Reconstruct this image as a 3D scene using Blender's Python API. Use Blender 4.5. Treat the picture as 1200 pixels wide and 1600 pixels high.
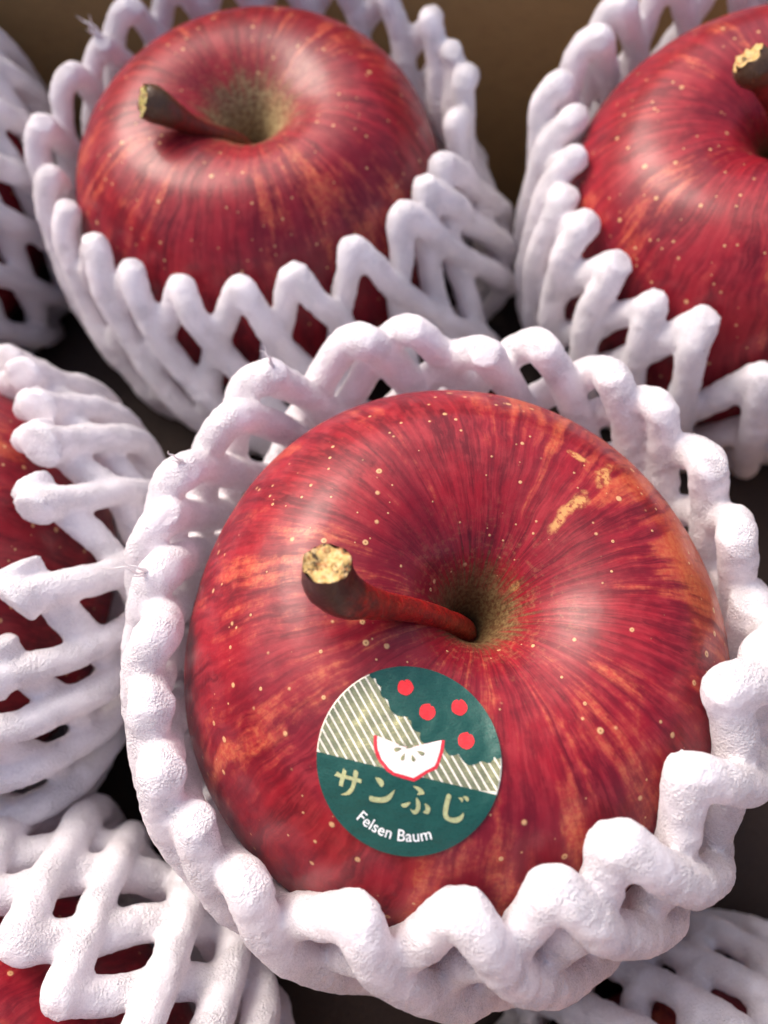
import bpy, bmesh, math, random
from math import sin, cos, pi, radians, sqrt, exp
from mathutils import Vector, Matrix, noise as mnoise
from mathutils.bvhtree import BVHTree
from mathutils.kdtree import KDTree
import numpy as np
from mathutils.geometry import delaunay_2d_cdt

for _o in list(bpy.data.objects):
    bpy.data.objects.remove(_o)
scene = bpy.context.scene
COL = scene.collection

# ------------------------------------------------------------------ camera
CAM_LOC = Vector((-0.0122, -0.0345, 0.1853))
PITCH = 65.0
cam_d = bpy.data.cameras.new('camera')
cam = bpy.data.objects.new('camera', cam_d)
COL.objects.link(cam)
cam.location = CAM_LOC
cam.rotation_euler = (radians(90 - PITCH), 0, 0)
cam_d.sensor_fit = 'VERTICAL'
cam_d.sensor_height = 5.44            # a phone sensor and lens at their real size
cam_d.lens = 5.44 * 1250 / 1600
cam_d.clip_start = 0.005
cam_d.clip_end = 50
cam_d.dof.use_dof = True
cam_d.dof.focus_distance = 0.108
cam_d.dof.aperture_fstop = 2.2
scene.camera = cam

# ------------------------------------------------------------------ sky and sun
SUN_EL, SUN_AZ = 46.0, -48.0          # degrees; azimuth measured from +Y towards +X
world = bpy.data.worlds.new('World')
scene.world = world
world.use_nodes = True
wn = world.node_tree
bg = wn.nodes['Background']
sky = wn.nodes.new('ShaderNodeTexSky')
sky.sky_type = 'NISHITA'
sky.sun_disc = False
sky.sun_elevation = radians(SUN_EL)
sky.sun_rotation = radians(SUN_AZ)
sky.dust_density = 6.0
sky.air_density = 0.85
wn.links.new(sky.outputs[0], bg.inputs[0])
bg.inputs[1].default_value = 0.15
sun_d = bpy.data.lights.new('sun', 'SUN')
sun_d.energy = 1.25
sun_d.angle = radians(38)
sun_d.color = (1.0, 0.955, 0.90)
sun = bpy.data.objects.new('sun', sun_d)
COL.objects.link(sun)
sdir = Vector((sin(radians(SUN_AZ)) * cos(radians(SUN_EL)), cos(radians(SUN_AZ)) * cos(radians(SUN_EL)), sin(radians(SUN_EL))))
sun.rotation_euler = sdir.to_track_quat('Z', 'Y').to_euler()
sun.location = (0, 0.3, 0.6)
scene.view_settings.view_transform = 'Standard'
scene.view_settings.look = 'None'
scene.view_settings.exposure = 0.84
scene.view_settings.gamma = 1
scene.cycles.use_denoising = True
scene.cycles.max_bounces = 8
scene.cycles.transmission_bounces = 6
scene.cycles.diffuse_bounces = 6
scene.cycles.caustics_reflective = False
scene.cycles.caustics_refractive = False


# ------------------------------------------------------------------ node helpers
class NT:
    def __init__(self, name):
        self.mat = bpy.data.materials.new(name)
        self.mat.use_nodes = True
        self.t = self.mat.node_tree
        self.b = self.t.nodes['Principled BSDF']

    def put(self, sock, v):
        if isinstance(v, bpy.types.NodeSocket):
            self.t.links.new(v, sock)
        elif v is not None:
            if isinstance(v, (tuple, list)) and len(v) == 3 and sock.type == 'RGBA':
                v = (*v, 1)
            sock.default_value = v

    def n(self, kind, ins=None, out=0, **props):
        nd = self.t.nodes.new('ShaderNode' + kind)
        for k, v in props.items():
            setattr(nd, k, v)
        for k, v in (ins or {}).items():
            self.put(nd.inputs[k], v)
        return nd.outputs[out]

    def m(self, op, a, b=None, c=None, clamp=False):
        nd = self.t.nodes.new('ShaderNodeMath')
        nd.operation = op
        nd.use_clamp = clamp
        self.put(nd.inputs[0], a)
        if b is not None: self.put(nd.inputs[1], b)
        if c is not None: self.put(nd.inputs[2], c)
        return nd.outputs[0]

    def step(self, v, lo, hi, a=0.0, b=1.0):
        return self.n('MapRange', {0: v, 1: lo, 2: hi, 3: a, 4: b}, interpolation_type='SMOOTHSTEP')

    def mix(self, f, a, b, blend='MIX'):
        nd = self.t.nodes.new('ShaderNodeMix')
        nd.data_type = 'RGBA'
        nd.blend_type = blend
        self.put(nd.inputs[0], f); self.put(nd.inputs[6], a); self.put(nd.inputs[7], b)
        return nd.outputs[2]

    def noise(self, vec, scale, detail=4, rough=0.55, out=0, dist=0.0):
        return self.n('TexNoise', {'Vector': vec, 'Scale': scale, 'Detail': detail, 'Roughness': rough, 'Distortion': dist}, out)

    def bump(self, h, strength, dist, normal=None):
        return self.n('Bump', {'Height': h, 'Strength': strength, 'Distance': dist, 'Normal': normal})


def apple_material(name, seed, yellow_dir=None, yellow=0.5, rust=1.0, scuffs=(), rusc=((0.10, 0.055, 0.02), (0.20, 0.125, 0.052))):
    k = NT(name)
    obj = k.n('TexCoord', out=3)
    at = k.n('Attribute', out=2, attribute_name='skin_t')        # arc length from the stem, 0..1
    sep = k.n('SeparateXYZ', {0: obj})
    sx, sy, sz = [sep.node.outputs[i] for i in range(3)]
    # warp the meridian direction a little so streaks wander
    wob = k.m('MULTIPLY', k.m('SUBTRACT', k.noise(obj, 60, 3), 0.5), 0.16)
    ln = k.m('SQRT', k.m('ADD', k.m('ADD', k.m('MULTIPLY', sx, sx), k.m('MULTIPLY', sy, sy)), 1e-8))
    cx = k.m('ADD', k.m('DIVIDE', sx, ln), wob)
    cy = k.m('SUBTRACT', k.m('DIVIDE', sy, ln), wob)

    def sv(ks, kt, off):
        return k.n('CombineXYZ', {0: k.m('MULTIPLY_ADD', cx, ks, off + seed), 1: k.m('MULTIPLY', cy, ks), 2: k.m('MULTIPLY', at, kt)})
    big = k.noise(sv(1.5, 2.6, 3.1), 1.0, 2)
    s1 = k.noise(sv(7, 5, 11.7), 1.0, 6, 0.6)
    s2 = k.noise(sv(17, 9, 5.3), 1.0, 5, 0.6)
    s3 = k.noise(sv(48, 16, 8.3), 1.0, 3, 0.6)
    mot = k.noise(obj, 420, 6, 0.7)
    mot2 = k.noise(obj, 1500, 3, 0.6)
    s4 = s3
    blot = k.noise(obj, 130, 6, 0.68)
    big2 = k.noise(obj, 26 , 3, 0.5)
    # yellow ground showing through
    amount = k.step(big, 0.35, 0.7, -0.085, 0.035)
    if yellow_dir is not None:
        d = Vector(yellow_dir).normalized()
        dot = k.m('ADD', k.m('ADD', k.m('MULTIPLY', sx, d.x / .046), k.m('MULTIPLY', sy, d.y / .046)), k.m('MULTIPLY', sz, d.z / .046))
        near = k.step(dot, 0.35, 1.0)
        amount = k.m('MULTIPLY_ADD', near, 0.15 * yellow, amount)
    fade_t = k.step(at, 0.08, 0.26, -0.05, 0.0)
    low_t = k.step(at, 0.5, 0.8, 0.0, -0.04)
    mk = k.m('ADD', k.m('ADD', k.m('MULTIPLY_ADD', s1, 0.42, k.m('MULTIPLY', s2, 0.30)), k.m('MULTIPLY_ADD', blot, 0.20, k.m('MULTIPLY', mot, 0.16))), k.m('ADD', amount, k.m('ADD', fade_t, low_t)))
    ymask = k.step(mk, 0.53, 0.66)
    red = k.mix(k.step(k.m('MULTIPLY_ADD', s2, 0.6, k.m('MULTIPLY', blot, 0.4)), 0.38, 0.60), (0.105, 0.002, 0.008), (0.27, 0.007, 0.016))
    red = k.mix(k.step(k.m('MULTIPLY_ADD', s3, 0.6, k.m('MULTIPLY', mot, 0.4)), 0.46, 0.62, 0, 0.45), red, (0.36, 0.025, 0.033))
    red = k.mix(k.step(k.m('MULTIPLY_ADD', big, 0.5, k.m('MULTIPLY', big2, 0.5)), 0.44, 0.60, 0, 0.7), red, (0.15, 0.003, 0.013))
    orange = k.mix(k.step(mot2, 0.35, 0.65), (0.47, 0.060, 0.036), (0.58, 0.16, 0.065))
    if yellow_dir is not None:
        orange = k.mix(k.m('MULTIPLY', near, 0.35), orange, (0.60, 0.12, 0.02))
    colr = k.mix(k.m('MULTIPLY', ymask, 0.68), red, orange)
    # thin dark meridian lines
    dl = k.step(k.m('MULTIPLY_ADD', s3, 0.55, k.m('MULTIPLY', s4, 0.45)), 0.60, 0.50, 0, 0.0)
    dl = k.step(k.m('MULTIPLY_ADD', s3, 0.65, k.m('MULTIPLY', s2, 0.35)), 0.45, 0.36, 0, 0.2)
    colr = k.mix(dl, colr, (0.13, 0.004, 0.010))
    # scuffs and russet flecks of their own shape
    for (vx, vy, vz, rad, stretch, ang) in scuffs:
        vt = k.n('VectorMath', {0: obj, 1: (-vx, -vy, -vz)}, operation='ADD')
        vr = k.n('VectorRotate', {0: vt, 2: (0, 0, 1), 3: -ang}, rotation_type='AXIS_ANGLE')
        vs = k.n('VectorMath', {0: vr, 1: (1 / stretch, 1, 0.5)}, operation='MULTIPLY')
        wrp = k.n('VectorMath', {0: k.noise(obj, 380, 4, 0.6, out=1), 1: (.5, .5, .5)}, operation='SUBTRACT')
        wrp = k.n('VectorMath', {0: wrp, 3: rad * 2.2}, operation='SCALE')
        vs = k.n('VectorMath', {0: vs, 1: wrp}, operation='ADD')
        dd = k.n('VectorMath', {0: vs}, out=1, operation='LENGTH')
        sm = k.m('MULTIPLY', k.step(dd, rad * 1.25, rad * 0.5), k.step(k.m('MULTIPLY_ADD', mot2, 0.5, k.m('MULTIPLY', mot, 0.5)), 0.42, 0.54, 0.15, 0.85))
        colr = k.mix(sm, colr, (0.60, 0.30, 0.10))
    # lenticels
    height = None
    for sc_, thr, keep, sd in ((290, 0.10, 0.75, 0.0), (500, 0.11, 0.5, 3.3)):
        vv = k.n('VectorMath', {0: obj, 1: (sd + seed, sd * 1.3, 0.7)}, operation='ADD')
        vn = k.t.nodes.new('ShaderNodeTexVoronoi')
        vn.feature = 'F1'
        k.put(vn.inputs['Vector'], vv); vn.inputs['Scale'].default_value = sc_
        rnd = k.n('SeparateColor', {0: vn.outputs['Color']})
        r0, r1 = rnd.node.outputs[0], rnd.node.outputs[1]
        on = k.m('LESS_THAN', r0, keep)
        dist_ = k.m('ADD', vn.outputs['Distance'], k.m('MULTIPLY', k.m('SUBTRACT', mot2, 0.5), 0.05))
        edge = k.m('MULTIPLY_ADD', r1, thr * 0.9, thr * 0.42)
        dot_ = k.m('MULTIPLY', k.step(k.m('SUBTRACT', dist_, edge), 0.03, -0.035), on)
        colr = k.mix(k.m('MULTIPLY', dot_, 0.85), colr, (0.62, 0.36, 0.17))
        core = k.m('MULTIPLY', k.step(dist_, thr * .55, thr * .2), k.m('MULTIPLY', on, k.m('GREATER_THAN', r1, 0.5)))
        colr = k.mix(k.m('MULTIPLY', core, 0.75), colr, (0.16, 0.09, 0.03))
        height = dot_ if height is None else k.m('ADD', height, dot_)
    # russet in the stem cavity: ragged edge, fine rings
    ring = k.noise(k.n('CombineXYZ', {0: k.m('MULTIPLY', cx, 7), 1: k.m('MULTIPLY', cy, 7), 2: k.m('MULTIPLY', at, 190)}), 1.0, 4, 0.7)
    rag = k.m('MULTIPLY', k.m('SUBTRACT', k.m('MULTIPLY_ADD', s2, 0.6, k.m('MULTIPLY', mot, 0.5)), 0.55), 0.14)
    rr = k.m('ADD', at, rag)
    rmask = k.step(rr, 0.115 * rust, 0.07 * rust)
    rus = k.mix(k.step(ring, 0.38, 0.62), *rusc)
    rmask = k.m('MULTIPLY', rmask, k.step(ring, 0.25, 0.6, 0.7, 1.0))
    flk = k.m('MULTIPLY', k.step(rr, 0.19 * rust, 0.09 * rust), k.step(k.m('MULTIPLY_ADD', mot2, .5, k.m('MULTIPLY', mot, .5)), 0.50, 0.62, 0, 0.35))
    colr = k.mix(flk, colr, (0.36, 0.16, 0.07))
    colr = k.mix(rmask, colr, rus)
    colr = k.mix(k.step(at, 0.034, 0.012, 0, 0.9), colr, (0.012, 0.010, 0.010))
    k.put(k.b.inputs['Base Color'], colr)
    rough = k.m('ADD', k.m('MULTIPLY', rmask, 0.25), k.step(mot, 0.3, 0.7, 0.40, 0.52))
    k.put(k.b.inputs['Roughness'], rough)
    k.b.inputs['Specular IOR Level'].default_value = 0.25
    k.put(k.b.inputs['Coat Weight'], k.m('MULTIPLY', k.step(k.m('MULTIPLY_ADD', s2, 0.5, k.m('MULTIPLY', mot, 0.5)), 0.38, 0.62, 0.14, 0.36), k.m('SUBTRACT', 1.0, k.m('MULTIPLY', rmask, 0.9))))
    k.put(k.b.inputs['Coat Roughness'], k.step(blot, 0.35, 0.65, 0.17, 0.27))
    b1 = k.bump(k.noise(obj, 900, 2, 0.6), 0.14, 0.0003)
    b2 = k.bump(height, 0.4, 0.00012, b1)
    b3 = k.bump(k.m('MULTIPLY', ring, rmask), 0.5, 0.0002, b2)
    k.put(k.b.inputs['Normal'], b3)
    return k.mat


def foam_material():
    k = NT('white_polyethylene_foam')
    obj = k.n('TexCoord', out=3)
    vor = k.n('TexVoronoi', {'Vector': obj, 'Scale': 2700.0}, feature='F1')
    nn = k.noise(obj, 2100, 4, 0.7, dist=0.6)
    fine = k.noise(obj, 4200, 1, 0.5)
    lowf = k.noise(obj, 160, 2)
    c = k.mix(k.step(nn, 0.34, 0.66), (0.84, 0.80, 0.835), (0.95, 0.92, 0.94))
    c = k.mix(k.step(lowf, 0.42, 0.66, 0, 0.5), c, (0.95, 0.89, 0.89))
    k.put(k.b.inputs['Base Color'], c)
    k.put(k.b.inputs['Roughness'], k.step(fine, 0.38, 0.62, 0.18, 0.6))
    k.b.inputs['Specular IOR Level'].default_value = 0.5
    k.b.inputs['Sheen Weight'].default_value = 0.25
    k.b.inputs['Sheen Roughness'].default_value = 0.4
    h = k.m('ADD', k.m('MULTIPLY', vor, 0.8), k.m('MULTIPLY_ADD', fine, 0.25, nn))
    nrm = k.bump(h, k.step(k.noise(obj, 190, 3, 0.6), 0.36, 0.62, 0.2, 1.0), 0.00036)
    k.put(k.b.inputs['Normal'], nrm)
    # light soaks through the foam and comes out again on the shaded side
    tr = k.n('BsdfTranslucent', {'Color': (0.94, 0.885, 0.93, 1), 'Normal': nrm})
    mx = k.n('MixShader', {0: 0.32, 1: k.b.outputs[0], 2: tr})
    k.t.links.new(mx, k.t.nodes['Material Output'].inputs[0])
    return k.mat


def simple(name, col, rough=0.5, metal=0.0, spec=0.5):
    k = NT(name)
    k.b.inputs['Base Color'].default_value = (*col, 1)
    k.b.inputs['Roughness'].default_value = rough
    k.b.inputs['Metallic'].default_value = metal
    k.b.inputs['Specular IOR Level'].default_value = spec
    return k


def print_material(name, c1, rough=0.42, sparkle=0.0, metal=0.0, bumpy=0.25):
    k = NT(name)
    obj = k.n('TexCoord', out=3)
    # fine horizontal weave of the foil stock
    mp = k.n('Mapping', {'Vector': obj, 3: (1400, 5200, 5200)})
    wv = k.noise(mp, 1.0, 3, 0.6)
    gr = k.noise(obj, 5200, 3, 0.7)
    dark = tuple(c * 0.78 for c in c1)
    light = tuple(min(1, c * 1.18 + 0.012) for c in c1)
    col = k.mix(k.step(k.m('MULTIPLY_ADD', wv, 0.5, k.m('MULTIPLY', gr, 0.5)), 0.35, 0.65), dark, light)
    k.put(k.b.inputs['Base Color'], col)
    k.b.inputs['Roughness'].default_value = rough
    k.b.inputs['Coat Weight'].default_value = 0.3
    k.b.inputs['Coat Roughness'].default_value = 0.16
    if sparkle:
        k.put(k.b.inputs['Metallic'], k.step(k.m('MULTIPLY_ADD', wv, 0.6, k.m('MULTIPLY', gr, 0.4)), 0.5, 0.66, metal, sparkle))
    else:
        k.b.inputs['Metallic'].default_value = metal
    k.put(k.b.inputs['Normal'], k.bump(k.m('ADD', wv, k.m('MULTIPLY', gr, 0.6)), bumpy, 0.00012, k.bump(k.noise(obj, 170, 2), 0.5, 0.0016)))
    return k.mat


def stem_material(name, body, dark, tip):
    k = NT(name)
    obj = k.n('TexCoord', out=3)
    at = k.n('Attribute', out=2, attribute_name='stem_t')
    nz = k.noise(obj, 700, 5, 0.65)
    nl = k.noise(obj, 2600, 3, 0.6)
    c = k.mix(k.step(nz, 0.35, 0.65), body, tuple(v * 0.45 for v in body))
    tt = k.m('ADD', at, k.m('MULTIPLY', k.m('SUBTRACT', nz, 0.5), 0.35))
    c = k.mix(k.step(tt, 0.55, 0.80), c, dark)
    c = k.mix(k.m('MULTIPLY', k.step(nl, 0.58, 0.70), 0.4), c, (0.26, 0.12, 0.05))
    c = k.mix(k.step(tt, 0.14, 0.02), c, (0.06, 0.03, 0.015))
    k.put(k.b.inputs['Base Color'], c)
    k.put(k.b.inputs['Roughness'], k.step(nz, 0.3, 0.7, 0.26, 0.48))
    k.put(k.b.inputs['Normal'], k.bump(k.m('ADD', nz, k.m('MULTIPLY', nl, 0.4)), 0.5, 0.0004))
    return k.mat


def cut_material(name, c1, c2):
    k = NT(name)
    obj = k.n('TexCoord', out=3)
    nz = k.noise(obj, 620, 5, 0.7)
    n2 = k.noise(obj, 1700, 3, 0.6)
    c = k.mix(k.step(nz, 0.40, 0.48), (0.07, 0.04, 0.016), c1)
    c = k.mix(k.step(n2, 0.50, 0.62), c, c2)
    c = k.mix(k.step(k.noise(obj, 1300, 2, 0.5), 0.55, 0.65, 0, 0.8), c, (0.42, 0.15, 0.04))
    k.put(k.b.inputs['Base Color'], c)
    k.b.inputs['Roughness'].default_value = 0.75
    k.put(k.b.inputs['Normal'], k.bump(k.m('ADD', nz, k.m('MULTIPLY', n2, 0.5)), 0.9, 0.0009))
    return k.mat


def card_material():
    k = NT('brown_cardboard')
    obj = k.n('TexCoord', out=3)
    nz = k.noise(obj, 240, 6, 0.7)
    fb = k.noise(k.n('Mapping', {'Vector': obj, 3: (300, 300, 1800)}), 1.0, 4, 0.6)
    c = k.mix(nz, (0.42, 0.23, 0.085), (0.54, 0.32, 0.125))
    c = k.mix(k.step(fb, 0.55, 0.7, 0, 0.4), c, (0.20, 0.11, 0.05))
    k.put(k.b.inputs['Base Color'], c)
    k.b.inputs['Roughness'].default_value = 0.85
    k.put(k.b.inputs['Normal'], k.bump(nz, 0.3, 0.0005))
    return k.mat


# ------------------------------------------------------------------ object helpers
def link(name, me, mat=None, parent=None, smooth=True):
    o = bpy.data.objects.new(name, me)
    COL.objects.link(o)
    if mat is not None:
        me.materials.append(mat)
    if smooth:
        me.polygons.foreach_set('use_smooth', [True] * len(me.polygons))
    if parent is not None:
        o.parent = parent
    return o


def mesh_of(name, verts, faces, attr=None):
    me = bpy.data.meshes.new(name)
    me.from_pydata([tuple(v) for v in verts], [], faces)
    if attr:
        a = me.attributes.new(attr[0], 'FLOAT', 'POINT')
        a.data.foreach_set('value', attr[1])
    me.update()
    return me


def thing(name, label, cat, mat4, group=None):
    o = bpy.data.objects.new(name, None)
    COL.objects.link(o)
    o.empty_display_size = 0.01
    o.matrix_world = mat4
    o['label'] = label
    o['category'] = cat
    if group:
        o['group'] = group
    return o


def catmull(pts, n):
    """n samples along a Catmull-Rom curve through pts (tuples of any length)."""
    P = [Vector(p) for p in pts]
    P = [P[0] * 2 - P[1]] + P + [P[-1] * 2 - P[-2]]
    segs = len(P) - 3
    out = []
    for i in range(n):
        u = i / (n - 1) * segs
        j = min(int(u), segs - 1)
        t = u - j
        a, b, c, d = P[j:j + 4]
        out.append(0.5 * ((2 * b) + (c - a) * t + (2 * a - 5 * b + 4 * c - d) * t * t + (3 * b - a - 3 * c + d) * t ** 3))
    return out


# ------------------------------------------------------------------ apple body
PROFILE = [(0.0, 0.33), (0.03, 0.335), (0.062, 0.42), (0.10, 0.53), (0.16, 0.635), (0.25, 0.718), (0.38, 0.775), (0.53, 0.782),
           (0.65, 0.745), (0.78, 0.645), (0.89, 0.49), (0.965, 0.28), (1.0, 0.05), (0.985, -0.18), (0.92, -0.40),
           (0.81, -0.59), (0.66, -0.74), (0.50, -0.82), (0.36, -0.83), (0.24, -0.77), (0.12, -0.68), (0.0, -0.65)]
PROF = [(p.x, p.y) for p in (Vector((a, b, 0)) for a, b in PROFILE)]
PROF = [(max(0.0, v[0]), v[1]) for v in catmull([(a, b, 0) for a, b in PROFILE], 260)]
_len = [0.0]
for i in range(1, len(PROF)):
    _len.append(_len[-1] + math.hypot(PROF[i][0] - PROF[i - 1][0], PROF[i][1] - PROF[i - 1][1]))
PROF_L = _len[-1]


def prof_at(s):
    """point and outward normal of the unit profile at arc length s."""
    s = max(0.0, min(PROF_L, s))
    lo, hi = 0, len(PROF) - 1
    while hi - lo > 1:
        m = (lo + hi) // 2
        if _len[m] <= s: lo = m
        else: hi = m
    f = (s - _len[lo]) / max(1e-9, _len[hi] - _len[lo])
    a, b = PROF[lo], PROF[hi]
    tx, tz = b[0] - a[0], b[1] - a[1]
    L = math.hypot(tx, tz) or 1
    return a[0] + tx * f, a[1] + tz * f, -tz / L, tx / L


# index where the profile has its shoulder top and its widest point
S_TOP = _len[max(range(len(PROF)), key=lambda i: PROF[i][1])]
S_EQ = _len[max(range(len(PROF)), key=lambda i: PROF[i][0])]


def lobes(phi, z, sd):
    w = 0.5 + 0.5 * z
    return 1 + 0.014 * cos(5 * phi + sd) * (0.5 - 0.5 * z) + 0.016 * cos(2 * phi + sd * 2.1) + 0.012 * sin(phi + sd * 3) + 0.008 * cos(3 * phi + sd * 0.7) * w


def apple_mesh(R, sd, nphi=260, nt=170, sx=1.0, sy=1.0, sz=1.0, lean=0.0):
    verts, ts, faces = [], [], []
    for j in range(nt):
        s = PROF_L * j / (nt - 1)
        r, z, _, _ = prof_at(s)
        for i in range(nphi):
            ph = 2 * pi * i / nphi
            k = lobes(ph, z, sd)
            hz = z * (1 + 0.03 * sin(ph + sd) * (1 if z > 0 else 0) * min(1, r * 1.5))
            kk = k if r > 0.3 else 1 + (k - 1) * r / 0.3
            cav = 1.0
            if s < S_TOP:   # faint ribs in the cavity
                cav = 1 + 0.02 * sin(ph * 5 + sd) * sin(pi * s / S_TOP)
            verts.append(Vector((r * kk * cav * cos(ph) * sx + lean * hz, r * kk * cav * sin(ph) * sy, hz * sz)) * R)
            ts.append(s / PROF_L)
    for j in range(nt - 1):
        for i in range(nphi):
            a = j * nphi + i
            b = j * nphi + (i + 1) % nphi
            faces.append((a, a + nphi, b + nphi, b))
    return mesh_of('apple_body', verts, faces, ('skin_t', ts))


def tube(path, radii, nseg=14, cap=True, nz=0.0, seed=0.0, flat=None, attr=None, capbulge=0.5):
    """swept tube; radii per point; nz = relative surface unevenness."""
    verts, faces, tv = [], [], []
    n = len(path)
    tang = []
    for i in range(n):
        a = path[max(0, i - 1)]; b = path[min(n - 1, i + 1)]
        tang.append((b - a).normalized())
    up = Vector((0, 0, 1)) if abs(tang[0].z) < 0.9 else Vector((1, 0, 0))
    nrm = (up - tang[0] * up.dot(tang[0])).normalized()
    for i in range(n):
        if i:
            nrm = (nrm - tang[i] * nrm.dot(tang[i])).normalized()
        bn = tang[i].cross(nrm)
        for j in range(nseg):
            a = 2 * pi * j / nseg
            d = nrm * cos(a) + bn * sin(a)
            r = radii[i]
            p = path[i] + d * r
            if nz:
                r *= 1 + nz * mnoise.noise(p * 260 + Vector((seed, 0, 0))) + nz * 0.5 * mnoise.noise(p * 700 + Vector((0, seed, 0)))
                p = path[i] + d * r
            verts.append(p)
            tv.append(i / (n - 1))
    for i in range(n - 1):
        for j in range(nseg):
            a = i * nseg + j; b = i * nseg + (j + 1) % nseg
            faces.append((a, b, b + nseg, a + nseg))
    if cap:
        for end, sgn in ((0, -1), (n - 1, 1)):
            c = len(verts)
            prev = [end * nseg + j for j in range(nseg)]
            for q, (rr, hh) in enumerate(((0.86, 0.55), (0.5, 0.9))):
                base = len(verts)
                for j in range(nseg):
                    v = verts[end * nseg + j]
                    d = v - path[end]
                    verts.append(path[end] + d * rr + tang[end] * sgn * radii[end] * hh * capbulge)
                    tv.append(end / (n - 1))
                cur = [base + j for j in range(nseg)]
                for j in range(nseg):
                    f = (prev[j], prev[(j + 1) % nseg], cur[(j + 1) % nseg], cur[j])
                    faces.append(f if sgn > 0 else f[::-1])
                prev = cur
            verts.append(path[end] + tang[end] * sgn * radii[end] * capbulge)
            tv.append(end / (n - 1))
            cc = len(verts) - 1
            for j in range(nseg):
                f = (prev[j], prev[(j + 1) % nseg], cc)
                faces.append(f if sgn > 0 else f[::-1])
    return verts, faces, tv


M_foam = foam_material()
M_card = card_material()


def shred_material():
    k = simple('torn_foam_skin', (0.92, 0.89, 0.89), 0.5)
    tr = k.n('BsdfTranslucent', {'Color': (0.95, 0.92, 0.92, 1)})
    k.t.links.new(k.n('MixShader', {0: 0.4, 1: k.b.outputs[0], 2: tr}), k.t.nodes['Material Output'].inputs[0])
    return k.mat


M_shred = shred_material()


def orient(loc, tilt_x=0.0, tilt_y=0.0, spin=0.0):
    """tilt_x leans the stem end towards -Y (the viewer) when positive, tilt_y towards -X when positive (degrees)."""
    m = Matrix.Translation(loc) @ Matrix.Rotation(radians(tilt_x), 4, 'X') @ Matrix.Rotation(-radians(tilt_y), 4, 'Y') @ Matrix.Rotation(radians(spin), 4, 'Z')
    return m


def make_apple(label, loc, R, tilt, seed, mat, stem=None, stem_mat=None, cut_mat=None, scale=(1, 1, 1), lean=0.0, hi=False):
    root = thing('apple', label, 'apple', orient(loc, *tilt), 'red apples packed in foam nets')
    me = apple_mesh(R, seed, 320 if hi else 200, 210 if hi else 130, *scale, lean)
    body = link('skin', me, mat, root)
    if stem:
        pts = catmull([Vector(p[:3]) * R for p in stem], 44)
        rad = [v.x for v in catmull([(p[3] * R, 0, 0) for p in stem], 44)]
        v, f, tv = tube(pts, rad, 28, cap=False, nz=0.07, seed=seed)
        # cut end: rough woody disc
        n = len(pts)
        t = (pts[-1] - pts[-3]).normalized()
        v2, f2 = [], []
        for j in range(28):
            v[-28 + j] = v[-28 + j] + t * rad[-1] * 0.3 * mnoise.noise(v[-28 + j] * 900)
        ring0 = v[-28:]
        c = pts[-1]
        rings = 7
        for q in range(rings):
            k = 1 - q / rings * 0.98
            for p in ring0:
                d = (p - c) * (k * 0.985)
                h = ((0.34 if q == 0 else 0.12) * mnoise.noise((c + d) * 800) + 0.22 * mnoise.noise((c + d) * 1900) - 0.10 * (1 - k)) * rad[-1]
                v2.append(c + d + t * h)
        for q in range(rings - 1):
            for j in range(28):
                a = q * 28 + j; b = q * 28 + (j + 1) % 28
                f2.append((a, b, b + 28, a + 28))
        f2.append(tuple((rings - 1) * 28 + j for j in range(28)))
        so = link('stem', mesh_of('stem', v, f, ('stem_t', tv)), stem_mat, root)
        link('cut_end', mesh_of('cut_end', v2, f2), cut_mat, so)
    return root, me


# ------------------------------------------------------------------ foam net
def net_point(R, phi, s, off, loose=0.0):
    """s is distance (m) along the skin below the reference ring; off = stand-off from the skin."""
    r, z, nx, nz_ = prof_at(S_EQ + s / R)
    px, pz = r * R + nx * off, z * R + nz_ * off
    if loose:
        px += loose
    return Vector((px * cos(phi), px * sin(phi), pz))


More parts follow.
